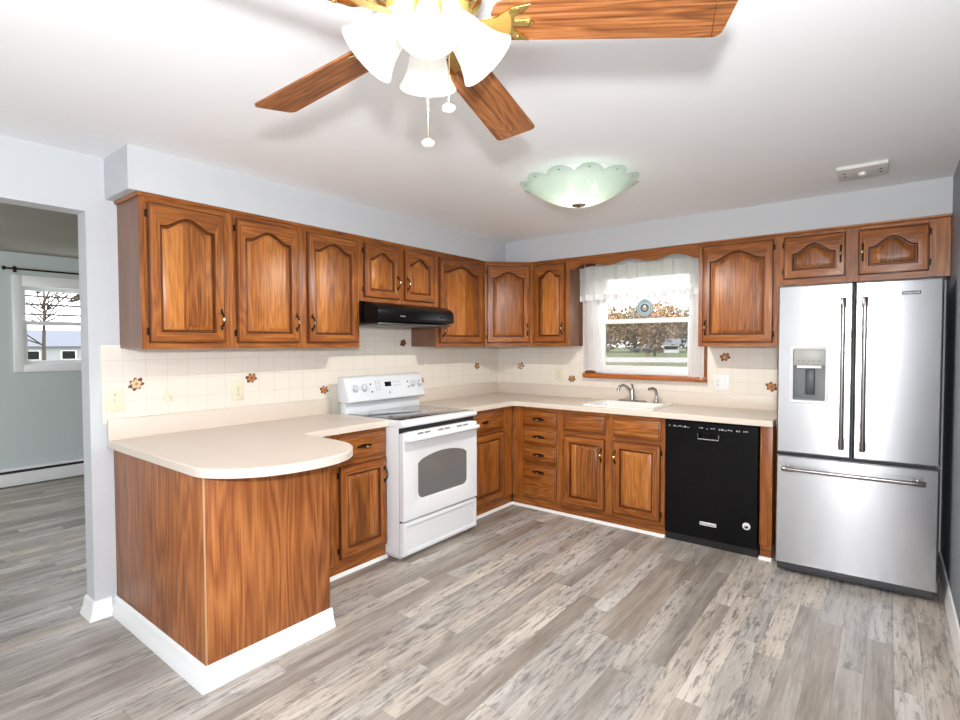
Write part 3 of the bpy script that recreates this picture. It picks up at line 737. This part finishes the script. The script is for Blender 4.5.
# dispenser
def ring2(x0, x1, z0, z1, y, r): return [Vector((v.x, y, v.y)) for v in rr(x0, x1, z0, z1, 0, r)]
b = B().loops([ring2(.070, .264, 1.052, 1.388, .001, .016), ring2(.070, .264, 1.052, 1.388, -.005, .016), ring2(.073, .261, 1.055, 1.385, -.007, .014), ring2(.085, .249, 1.067, 1.373, -.004, .008), ring2(.086, .248, 1.068, 1.372, .004, .008)], 0, False, False)
dp = obj('water_dispenser', b, mat('dispenser_frame', (.72, .72, .73), .3), d1)
obj('control_face', B().box(.088, .246, -.001, .05, 1.276, 1.372, .002), LIGHTG, dp)
obj('recess_lining', B().box(.088, .246, .048, .054, 1.068, 1.276).box(.088, .246, .004, .05, 1.068, 1.082), MIDG, dp)
obj('light_bar', B().box(.105, .228, -.002, .02, 1.260, 1.275, .002), WPLAST, dp)
obj('paddle', B().box(.146, .196, .03, .042, 1.10, 1.255, .006), DARKG, dp)
b = B()
for k in range(5): b.box(.108 + k * .026, .118 + k * .026, -.0018, .001, 1.300, 1.306)
obj('button', b, mat('print_grey', (.2, .2, .2), .4), dp)
pb = obj('name_badge', B().box(.592, .672, -.003, .001, 1.672, 1.690, .002), mat('badge_dark', (.04, .04, .045), .3), d2)
text_mesh('lettering', 'KitchenAid', .0155, pb, Matrix.Translation((.632, -.0034, 1.681)) @ FRONT, WPLAST)

# ------------------------------------------------------------------ tile ornaments, outlets, hook
ORN = [mat('ornament_brown', (.17, .05, .018), .4), mat('ornament_orange', (.50, .20, .06), .4), mat('ornament_cream', (.72, .52, .30), .4)]
def ornament(axis, a, z, r, rot, lobes, label, cmix):
    if axis == 'x': f = lambda u, v, h: (.0082 + h, a + u, z + v)
    else: f = lambda u, v, h: (a + u, -.0082 - h, z + v)
    loc = f(0, 0, 0)
    t = thing('tile_ornament', label, 'ornament', loc, 0, 'leaf and flower ornaments on the wall tiles')
    L = lambda u, v, h: Vector(f(u, v, h)) - Vector(loc)
    pts = []
    for k in range(56):
        th = 2 * PI * k / 56; q = r * (.84 + .16 * math.cos(lobes * th + rot)) * (1 + .12 * math.sin(2 * th + rot)); pts.append((q * math.cos(th), q * math.sin(th)))
    b = B().loops([[L(u, v, 0) for u, v in pts], [L(u, v, .003) for u, v in pts], [L(u * .86, v * .86, .005) for u, v in pts]], 0, True, True)
    obj('leaf_base', b, ORN[cmix[0]], t)
    b = B()
    for k in range(5):
        th = rot + 2 * PI * k / 5; c = (r * .42 * math.cos(th), r * .42 * math.sin(th))
        b.loops([[L(c[0] + r * s * math.cos(q), c[1] + r * s * math.sin(q), h) for q in [2 * PI * j / 12 for j in range(12)]] for s, h in ((.30, .004), (.26, .007), (.12, .009))], 0, False, True)
    obj('petal', b, ORN[cmix[1]], t)
    b = B().loops([[L(r * s * math.cos(q), r * s * math.sin(q), h) for q in [2 * PI * j / 12 for j in range(12)]] for s, h in ((.2, .006), (.17, .011), (.08, .012))], 0, False, True)
    obj('centre', b, ORN[cmix[2]], t)
for a in (('x', -3.309, 1.199, .038, .3, 7, 'cream and brown blossom ornament on the tile beside the light switch', (0, 2, 1)),
          ('x', -2.664, 1.198, .036, 1.1, 6, 'brown leaf ornament on the tile just right of the ivory outlet over the peninsula', (0, 1, 0)),
          ('x', -2.121, 1.085, .034, 2.0, 6, 'brown flower ornament low on the tile just left of the range', (0, 1, 0)),
          ('x', -1.343, 1.421, .034, .6, 5, 'dark red-brown ornament high on the tile below the hood', (0, 0, 1)),
          ('x', -1.135, 1.095, .034, 1.7, 6, 'brown ornament half hidden beside the right end of the range control panel', (0, 1, 0)),
          ('x', -.351, 1.196, .036, 2.3, 5, 'brown ornament on the left wall tile nearest the corner', (0, 1, 2)),
          ('y', .297, 1.191, .036, .2, 5, 'round brown ornament on the back wall tile nearest the corner', (0, 2, 0)),
          ('y', .866, 1.085, .036, 1.4, 7, 'brown leaf ornament low on the tile left of the window sill', (0, 1, 0)),
          ('y', 2.192, 1.304, .038, .9, 6, 'rust flower ornament on the tile right of the window', (0, 1, 2)),
          ('y', 2.515, 1.088, .040, 2.6, 6, 'rust flower ornament low on the tile beside the fridge', (0, 1, 0))): ornament(*a)
def plate(name, label, cat, axis, a, z, w, h, m, kind):
    rz = 90 if axis == 'x' else 0
    loc = (.0082, a, z) if axis == 'x' else (a, -.0082, z)
    t = thing(name, label, cat, loc, rz)
    obj('cover_plate', B().box(-w / 2, w / 2, -.006, 0, -h / 2, h / 2, .0025), m, t)
    ks = kind if isinstance(kind, list) else [(kind, 0)]
    for k, dx in ks:
        if k == 'outlet':
            for dz in (-.019, .019):
                b = B().lathe([(0, .0085), (.0155, .0085), (.0165, .006)], 24, M=Matrix.Translation((dx, 0, dz)) @ Matrix.Rotation(PI / 2, 4, 'X'))
                o = obj('socket', b, m, t)
                obj('slot', B().box(dx - .007, dx - .005, -.0092, -.008, dz - .004, dz + .006).box(dx + .005, dx + .007, -.0092, -.008, dz - .004, dz + .005).cyl((dx, -.0092, dz - .009), (dx, -.008, dz - .009), .0025, n=10), BLKM, o)
        else:
            obj('toggle', B().box(dx - .005, dx + .005, -.016, -.005, -.008, .012, .002), m, t)
        obj('screw', B().cyl((dx, -.0068, .0 if k == 'outlet' else .03), (dx, -.0055, .0 if k == 'outlet' else .03), .003, n=10), CHROME, t)
plate('light_switch', 'ivory light switch plate at the open end of the left wall tiles', 'light switch', 'x', -3.408, 1.118, .082, .118, IVORY, [('toggle', 0)])
plate('wall_outlet', 'ivory wall outlet over the peninsula between two ornaments', 'outlet', 'x', -2.752, 1.122, .078, .118, IVORY, 'outlet')
plate('wall_outlet', 'ivory wall outlet on the back wall left of the window', 'outlet', 'y', .729, 1.125, .078, .118, IVORY, 'outlet')
plate('wall_outlet', 'white double plate with an outlet and a switch right of the window', 'outlet', 'y', 2.168, 1.105, .118, .120, WPLAST, [('outlet', -.025), ('toggle', .025)])
t = thing('adhesive_hook', 'small beige adhesive hook tilted on the tile above the peninsula', 'hook', (.0082, -3.146, 1.121), 90)
b = B().box(-.026, .026, -.006, 0, -.026, .026, .003, M=Matrix.Rotation(R_(18), 4, 'Y')); obj('base', b, IVORY, t)
obj('hook_arm', B().tube([(0, -.006, .004), (.001, -.014, -.004), (.003, -.018, -.012), (.004, -.016, -.018)], .004, 8), IVORY, t)

# ------------------------------------------------------------------ curtains, suncatcher
def cloth(fn, nu, nv):
    b = B().grid(fn, nu, nv); return b
def pleat(u, k, a, ph=0): return a * (math.sin(2 * PI * k * u + ph) + .4 * math.sin(2 * PI * k * 2.3 * u + ph * 2))
t = thing('window_curtain', 'sheer white gathered valance curtain across the top of the window', 'curtain', (1.53, -.085, 1.74), 0)
def val(u, v):
    x = -.55 + 1.09 * u; bot = .048 + .010 * math.sin(u * 9) + (.03 if .60 < u < .63 else 0); top = .345
    z = bot + (top - bot) * v
    return Vector((x, pleat(u, 11, .012 + .006 * (1 - v)) - .01, z))
obj('sheer_fabric', cloth(val, 120, 10), SHEER, t)
obj('hem_band', cloth(lambda u, v: val(u, v * .17) + Vector((0, -.0025, 0)), 120, 3), HEM, t)
def head(u, v):
    dip = .055 * math.exp(-((u - .44) / .05) ** 2)
    p = val(u, .80 + .2 * v) ; p.z = .255 - dip * 1.0 + (.095 + dip) * v - .008 * math.sin(40 * u); p.y -= .004
    return p
obj('gathered_heading', cloth(head, 120, 5), SHEER, t)
obj('curtain_rod', B().cyl((-.56, .016, .338), (.548, .016, .338), .005, n=12), WHITE, t)
def panel(name, label, x0a, x1a, x0b, x1b, zb, zt, folds):
    t = thing('window_curtain', label, 'curtain', ((x0b + x1b) / 2, -.062, zb))
    cx = (x0b + x1b) / 2
    def fn(u, v):
        a = x0b + (x0a - x0b) * v; c = x1b + (x1a - x1b) * v
        return Vector((a + (c - a) * u - cx, pleat(u, folds, .006), (zt - zb) * v + .012 * (1 - v) * math.sin(u * 4)))
    obj('fabric', cloth(fn, 60, 20), CLOTH, t)
    obj('hem', cloth(lambda u, v: fn(u, v * .03) + Vector((0, -.002, 0)), 60, 1), CLOTH, t)
panel('left', 'white side curtain hanging left of the window glass', 1.0, 1.115, 1.005, 1.195, 1.160, 2.05, 2.5)
panel('right', 'white side curtain hanging right of the window glass', 1.952, 2.058, 1.93, 2.05, 1.128, 2.05, 2)
t = thing('suncatcher', 'round glass suncatcher hanging in the middle of the window', 'suncatcher', (1.562, -.03, 1.711))
MX = Matrix.Rotation(PI / 2, 4, 'X')
obj('outer_ring', B().lathe([(.074, -.004), (.074, .004), (.066, .005), (.066, -.005), (.074, -.004)], 40, M=MX), mat('lead_ring', (.22, .26, .28), .4, .2), t)
obj('glass_disc', B().lathe([(.066, .001), (.036, .0015)], 40, M=MX).lathe([(.066, -.001), (.036, -.0015)], 40, M=MX), thin('grey_glass', (.60, .66, .68), .25, translucent=True, spec_c=(.6, .7, .75)), t)
obj('middle_ring', B().lathe([(.056, -.003), (.056, .003), (.051, .003), (.051, -.003), (.056, -.003)], 40, M=MX), bpy.data.materials['lead_ring'], t)
obj('inner_ring', B().lathe([(.036, -.004), (.036, .004), (.020, .005), (.020, -.005), (.036, -.004)], 32, M=MX), mat('inner_lead', (.10, .13, .15), .4, .2), t)
obj('cord', B().cyl((0, 0, .072), (0, .01, .31), .001, n=6), STRING, t)

# ------------------------------------------------------------------ ceiling fan
FC = Vector((2.378, -3.525, 2.118))
t = thing('ceiling_fan', 'five-blade ceiling fan with oak blades and four lit glass shades', 'ceiling fan', FC)
b = B().lathe([(.0, .2525), (.075, .2525), (.07, .23), (.03, .21), (.018, .205), (.018, .15), (.07, .145), (.115, .13), (.125, .10), (.12, .05), (.095, .025), (.06, .012), (.06, -.005), (.045, -.02), (.045, -.05), (.03, -.06), (0, -.062)], 40)
obj('motor_housing', b, BRASS, t)
for k in range(5):
    a = 3.115 + 2 * PI * k / 5 + (R_(2) if k == 1 else 0)
    M = Matrix.Rotation(a, 4, 'Z') @ Matrix.Rotation(-.192, 4, 'X')
    pts = []
    def hw_(s): return .052 + .0155 * s
    n = 14
    rows = [(.205 + .012, -.035)]
    outl = []
    for i in range(n + 1): s = i / n; outl.append((.165 + .475 * s, -hw_(s)))
    for i in range(1, 6): q = R_(-90 + 90 * i / 5); outl.append((.638 + .02 * math.cos(q), -hw_(1) + .02 + .02 * math.sin(q)))
    for i in range(6): q = R_(90 * i / 5); outl.append((.638 + .02 * math.cos(q), hw_(1) - .02 + .02 * math.sin(q)))
    for i in range(n, -1, -1): s = i / n; outl.append((.165 + .475 * s, hw_(s)))
    for i in range(1, 8): q = R_(90 + 180 * i / 8); outl.append((.165 + .025 * math.cos(q), hw_(0) * math.sin(q)))
    bl = B(); t0, t1 = .0, .006
    tb = B().prism(outl, lambda u, v: (u, v, -.003), lambda u, v: (u, v, .003))
    o = obj('blade', tb, BLADE, t); o.rotation_euler = M.to_euler()
    ib = B()
    ib.prism([(.09, -.016), (.16, -.010), (.19, -.018), (.22, -.042), (.262, -.050), (.250, -.034), (.228, -.022), (.222, 0), (.228, .022), (.250, .034), (.262, .050), (.22, .042), (.19, .018), (.16, .010), (.09, .016)], lambda u, v: (u, v, -.0085), lambda u, v: (u, v, -.0035), bev=.001)
    ib.prism([(.222, -.006), (.262, -.008), (.272, 0), (.262, .008), (.222, .006)], lambda u, v: (u, v, -.0085), lambda u, v: (u, v, -.0035))
    for x, y in ((.235, -.038), (.235, .038), (.258, 0)): ib.lathe([(0, -.003), (.005, -.002), (.006, 0)], 10, M=Matrix.Translation((x, y, -.0085)))
    for v_ in ib.bm.verts: v_.co.x -= .036
    obj('blade_iron', ib, BRASS, o)
for k, az in enumerate((-46.5, 43.5, 133.5, 223.5)):
    A = Matrix.Rotation(R_(az), 4, 'Z') @ Matrix.Translation((.048, 0, .020)) @ Matrix.Rotation(R_(180 - 42), 4, 'Y') @ Matrix.Scale(.88, 4)
    b = B().lathe([(.020, -.012), (.030, .0), (.036, .015), (.044, .045), (.050, .075), (.058, .105), (.070, .130), (.080, .146), (.0785, .147), (.068, .131), (.056, .105), (.048, .075), (.042, .045), (.034, .016), (.028, .001)], 40, M=A)
    o = obj('lamp_shade', b, OPAL, t)
    obj('shade_holder', B().lathe([(.0, -.03), (.018, -.028), (.024, -.012), (.031, .004), (.031, .010), (.027, .010)], 24, M=A), BRASS, o)
    obj('bulb', B().lathe([(.012, .012), (.014, .035), (.024, .06), (.027, .075), (.022, .092), (.010, .101), (0, .103)], 20, M=A), BULB, o)
    p = A @ Vector((0, 0, .125))
    light('fan_lamp_light', 'POINT', p, .8, (1, .92, .80), shadow_soft_size=.03, parent=t)
light('fan_lamp_downlight', 'SPOT', (0, 0, -.17), 8, (1, .96, .89), shadow_soft_size=.06, spot_size=R_(172), spot_blend=.25, parent=t)
for (x, y, z0, z1) in ((.004, -.005, -.062, -.258), (.062, .0, -.03, -.195)):
    b = B().cyl((x, y, z0), (x, y, z1), .0011, n=8)
    o = obj('pull_chain', b, BRASSD, t)
    obj('chain_knob', B().lathe([(0, .008), (.008, .007), (.014, .002), (.0145, -.002), (.010, -.006), (0, -.007)], 20, M=Matrix.Translation((x, y, z1 - .006))), PORC, o)

# ------------------------------------------------------------------ scalloped ceiling light
t = thing('ceiling_light', 'scalloped pale green glass bowl light on the kitchen ceiling', 'ceiling light', (1.774, -1.636, 2.205), 7.5)
NP = 12; n = NP * 10
def bowl(off):
    L = []
    for s in [k / 16 for k in range(17)]:
        r0 = .035 + (.292) * s; z = .002 + .136 * (s ** 1.75) if s < .9 else .002 + .136 * (.9 ** 1.75) + (s - .9) * .06
        ring = []
        for k in range(n):
            th = 2 * PI * k / n; c = abs(math.cos(NP * th / 2)) ** .7
            r = r0 * (1 + (.13 * c - .085) * s ** 1.5) ; zz = z + .021 * (c - .55) * s ** 2
            ring.append(Vector((r * math.cos(th), r * math.sin(th), zz + off)))
        L.append(ring)
    return L
bb = B().loops(bowl(0), 0, False, False)
bo = obj('glass_bowl', bb, MINT, t)
obj('finial', B().lathe([(0, -.012), (.012, -.010), (.02, -.004), (.036, -.002), (.04, .003), (.03, .008)], 24), mat('finial_metal', (.35, .32, .28), .25, 1), t)
obj('ceiling_pan', B().lathe([(0, .160), (.24, .160), (.24, .152), (0, .150)], 40), WHITE, t)
for k in range(NP):
    th = 2 * PI * k / NP
    b = B().lathe([(0, -.006), (.005, -.005), (.006, 0), (.004, .012)], 10, M=Matrix.Translation((.305 * math.cos(th), .305 * math.sin(th), .123)))
    obj('stud', b, mat('stud_metal', (.2, .18, .15), .35, 1) if k == 0 else bpy.data.materials['stud_metal'], t)
for k in range(3):
    th = 2 * PI * k / 3 + .4; c = (.09 * math.cos(th), .09 * math.sin(th), .095)
    obj('bulb', B().ball(c, .027), BULB, t)
    light('ceiling_lamp_light', 'POINT', (c[0] * .6, c[1] * .6, .065), .4, (1, .95, .84), shadow_soft_size=.03, parent=t)
light('ceiling_lamp_downlight', 'SPOT', (0, 0, -.02), 80, (1, .97, .91), shadow_soft_size=.03, spot_size=R_(172), spot_blend=.25, parent=t)
# square ceiling plate
t = thing('ceiling_plate', 'square white ceiling plate with a centre knob, above the fridge', 'vent', (3.066, -.795, 2.345))
obj('plate', B().box(-.113, .113, -.12, .12, .0, .0205, .004), mat('plate_plastic', (.70, .69, .67), .4), t)
obj('knob', B().lathe([(0, -.016), (.016, -.014), (.020, 0)], 20), WPLAST, t)
for x in (-.08, .08):
    for y in (-.03, .03): obj('screw', B().lathe([(0, -.003), (.006, -.002), (.007, .001)], 12, M=Matrix.Translation((x, y, 0))), BRONZE, t)

# ------------------------------------------------------------------ hall
t = thing('baseboard_heater', 'long white baseboard heater along the far wall of the next room', 'heater', (XH + .003, -3.2, 0), 90)
obj('cover', B().prism([(0, .015), (-.055, .015), (-.06, .025), (-.06, .135), (-.052, .138), (0, .138)], lambda u, v: (-2.6, u, v), lambda u, v: (3.2, u, v)).prism([(0, .165), (-.05, .165), (-.05, .178), (0, .185)], lambda u, v: (-2.6, u, v), lambda u, v: (3.2, u, v)), WHITE, t)
obj('fin_slot', B().box(-2.58, 3.18, -.045, -.002, .02, .165), BLKM, t)
t = thing('curtain_rod', 'dark metal curtain rod above the window in the next room', 'curtain rod', (XH + .003, -2.4, 2.17), 90)
obj('rod', B().cyl((-.78, -.06, 0), (.8, -.06, 0), .009, n=12), BRONZE, t)
for x in (-.79, .81): obj('finial', B().ball((x, -.06, 0), .02), BRONZE, t)
for x in (-.70, .72): obj('bracket', B().cyl((x, -.06, 0), (x, 0, 0), .006, n=8).box(x - .015, x + .015, -.006, 0, -.03, .03, .002), BRONZE, t)

# ------------------------------------------------------------------ outdoors
GZ = -.55
ROADM = mat('pale_road', (.42, .39, .36), .9)
def lawn_mat():
    m, t, p = base_mat('autumn_lawn'); g = G(t); tc = g.n('TexCoord').outputs['Object']
    f = g.noise(tc, .08, 4.0, .6)
    g.put(p.inputs['Base Color'], g.ramp(f, [(.35, (.07, .12, .03)), (.6, (.14, .14, .05))])); p.inputs['Roughness'].default_value = .95
    return m
struct('ground', B().box(-260, 120, .6, 320, GZ - .3, GZ).box(-260, -6, -120, .6, GZ - .3, GZ), lawn_mat())
rp = [(-90, 36), (-40, 52), (-10, 66), (40, 92), (100, 120)]
b = B(); L = [[Vector((x + 5 * s, y - 9.5 * s, GZ + z)) for s, z in ((-1, .0), (-1, .03), (1, .03), (1, .0))] for x, y in rp]
struct('road', b.loops(L, 0, True, True), ROADM)
LEAFA = [mat('autumn_leaves', (.34, .21, .10), .8), mat('olive_leaves', (.25, .21, .12), .8), mat('brown_leaves', (.29, .19, .11), .8)]
BARK = mat('bark', (.07, .05, .04), .9)
def tree(label, x, y, h, cr, lm, nleaf, seed, group, tk=1.0):
    r = random.Random(seed)
    t = thing('tree', label, 'tree', (x, y, GZ), 0, group)
    b = B().tube([(0, 0, 0), (.05, 0, h * .25), (0, .1, h * .55), (.1, 0, h * .8)], [h * .028 * tk, h * .022 * tk, h * .015 * tk, h * .005 * tk], 8)
    obj('trunk', b, BARK, t)
    b = B()
    for k in range(16):
        z = h * r.uniform(.2, .6); a = r.uniform(0, 2 * PI); l = cr * r.uniform(.6, 1.0); u = r.uniform(.4, .9)
        p1 = Vector((math.cos(a) * l * .5, math.sin(a) * l * .5, z + l * u * .4)); p2 = Vector((math.cos(a + .3) * l, math.sin(a + .3) * l, z + l * u))
        b.tube([(0, 0, z), p1, p2], [h * .011 * tk, h * .007 * tk, h * .002], 5)
        for q in range(3):
            a2 = a + r.uniform(-.9, .9); p3 = p1 + Vector((math.cos(a2), math.sin(a2), r.uniform(.3, 1.1))) * l * .5; b.tube([p1, p3], [h * .005, h * .0015], 4)
    obj('branch', b, BARK, t)
    if nleaf:
        b = B()
        for k in range(nleaf):
            v = Vector((r.gauss(0, 1), r.gauss(0, 1), r.gauss(0, 1))).normalized() * (r.random() ** .45)
            c = Vector((v.x * cr, v.y * cr, h * .47 + v.z * h * .47)); s = r.uniform(.22, .50)
            q = Vector((r.gauss(0, 1), r.gauss(0, 1), r.gauss(0, 1))).normalized(); w_ = q.orthogonal().normalized(); w2_ = q.cross(w_)
            vs = [b.bm.verts.new(c + w_ * s * math.cos(j * PI / 2) + w2_ * s * .7 * math.sin(j * PI / 2)) for j in range(4)]; b.bm.faces.new(vs)
        obj('foliage', b, lm, t, smooth=0)
    return t
TG = 'trees across the road'
for i, (x, y, h, cr, mi, nl, lb) in enumerate((
    (-52.7, 137, 14, 6.2, 1, 3600, 'olive-brown tree far back between the two orange trees outside'),
    (-38.2, 141, 13, 5.5, 1, 3000, 'olive tree far back right of the middle of the window view'),
    (-54, 119, 13, 6.2, 0, 3800, 'orange autumn tree left of the dark car outside'),
    (-42.5, 128, 14, 6.2, 0, 4200, 'tall orange-brown tree rising right behind the dark car'),
    (-29.5, 132, 12, 5.4, 2, 3400, 'brown tree between the dark car and the white house outside'),
    (-19, 136, 12, 6, 1, 3600, 'olive tree at the right edge of the window view'),
    (-27.5, 82, 8.5, 4.0, 2, 260, 'nearly bare branching tree standing closest to the road'))):
    tree(lb, x, y, h, cr, LEAFA[mi], nl, 40 + i, TG)
def house(label, x, y, rz, w, d, h, rh, wm, rm):
    t = thing('house', label, 'house', (x, y, GZ), rz)
    obj('wall', B().box(-w / 2, w / 2, -d / 2, d / 2, 0, h), wm, t)
    obj('roof', B().prism([(-d / 2 - .4, h), (d / 2 + .4, h), (0, h + rh)], lambda u, v: (-w / 2 - .4, u, v), lambda u, v: (w / 2 + .4, u, v)), rm, t)
    for k in range(3):
        wx = -w / 2 + w * (.2 + .3 * k)
        o = obj('window', B().box(wx - .6, wx + .6, -d / 2 - .06, -d / 2, h * .35, h * .8), mat('house_window_trim', (.8, .8, .8), .5), t)
        obj('pane', B().box(wx - .5, wx + .5, -d / 2 - .08, -d / 2 - .05, h * .38, h * .77), BLK, o)
    return t
HWH = mat('white_siding', (.78, .78, .78), .7); ROOFG = mat('grey_shingle', (.20, .21, .23), .9)
house('white house among the trees at the right of the kitchen window view', -30, 118, 15, 5, 5, 2.0, 1.0, HWH, ROOFG)
house('small white house behind the bare tree outside the kitchen window', -36.2, 117.5, 15, 3.2, 4, 2.0, 1.2, HWH, ROOFG)
t = thing('car', 'dark car parked across the road outside the kitchen window', 'car', (-40.4, 111, GZ), 18)
CARM = mat('car_paint', (.02, .022, .028), .25, coat=.6)
prof = [(-2.2, .35), (-2.25, .75), (-2.05, 1.0), (-1.75, 1.08), (-1.25, 1.62), (-.9, 1.72), (.7, 1.70), (1.15, 1.15), (2.0, .98), (2.25, .75), (2.25, .35)]
obj('body', B().prism(prof, lambda u, v: (u, -.9, v), lambda u, v: (u, .9, v), bev=.06), CARM, t)
obj('side_glass', B().prism([(-1.55, 1.12), (-1.15, 1.55), (.62, 1.55), (.95, 1.14)], lambda u, v: (u, -.93, v), lambda u, v: (u, .93, v)), mat('car_glass', (.25, .28, .32), .1, coat=1), t)
for x in (-1.4, 1.4):
    for y in (-.93, .93): obj('wheel', B().cyl((x, y - .1, .34), (x, y + .1, .34), .34, n=20), BLKM, t)
# beyond the hall window
tree('bare leafless tree seen through the window of the next room', -38, 4.6, 8.5, 4.6, None, 0, 77, None, .5)
house('white gabled house seen through the window of the next room', -62, 10.8, 90, 9, 8, 1.9, 1.6, mat('grey_siding', (.30, .31, .33), .8), mat('slate_roof', (.13, .14, .17), .9))
t = thing('utility_wires', 'row of black overhead wires crossing the window view of the next room', 'wires', (-45, 8, GZ))
for z in (3.6, 4.2, 4.9, 5.5): obj('wire', B().tube([(0, -40 + 8 * k, z + .02 * (k - 5) ** 2) for k in range(11)], .07, 5), BLKM, t)
for y in (-40, 40): obj('pole', B().cyl((0, y, 0), (0, y, 7), .12, n=10), BARK, t)
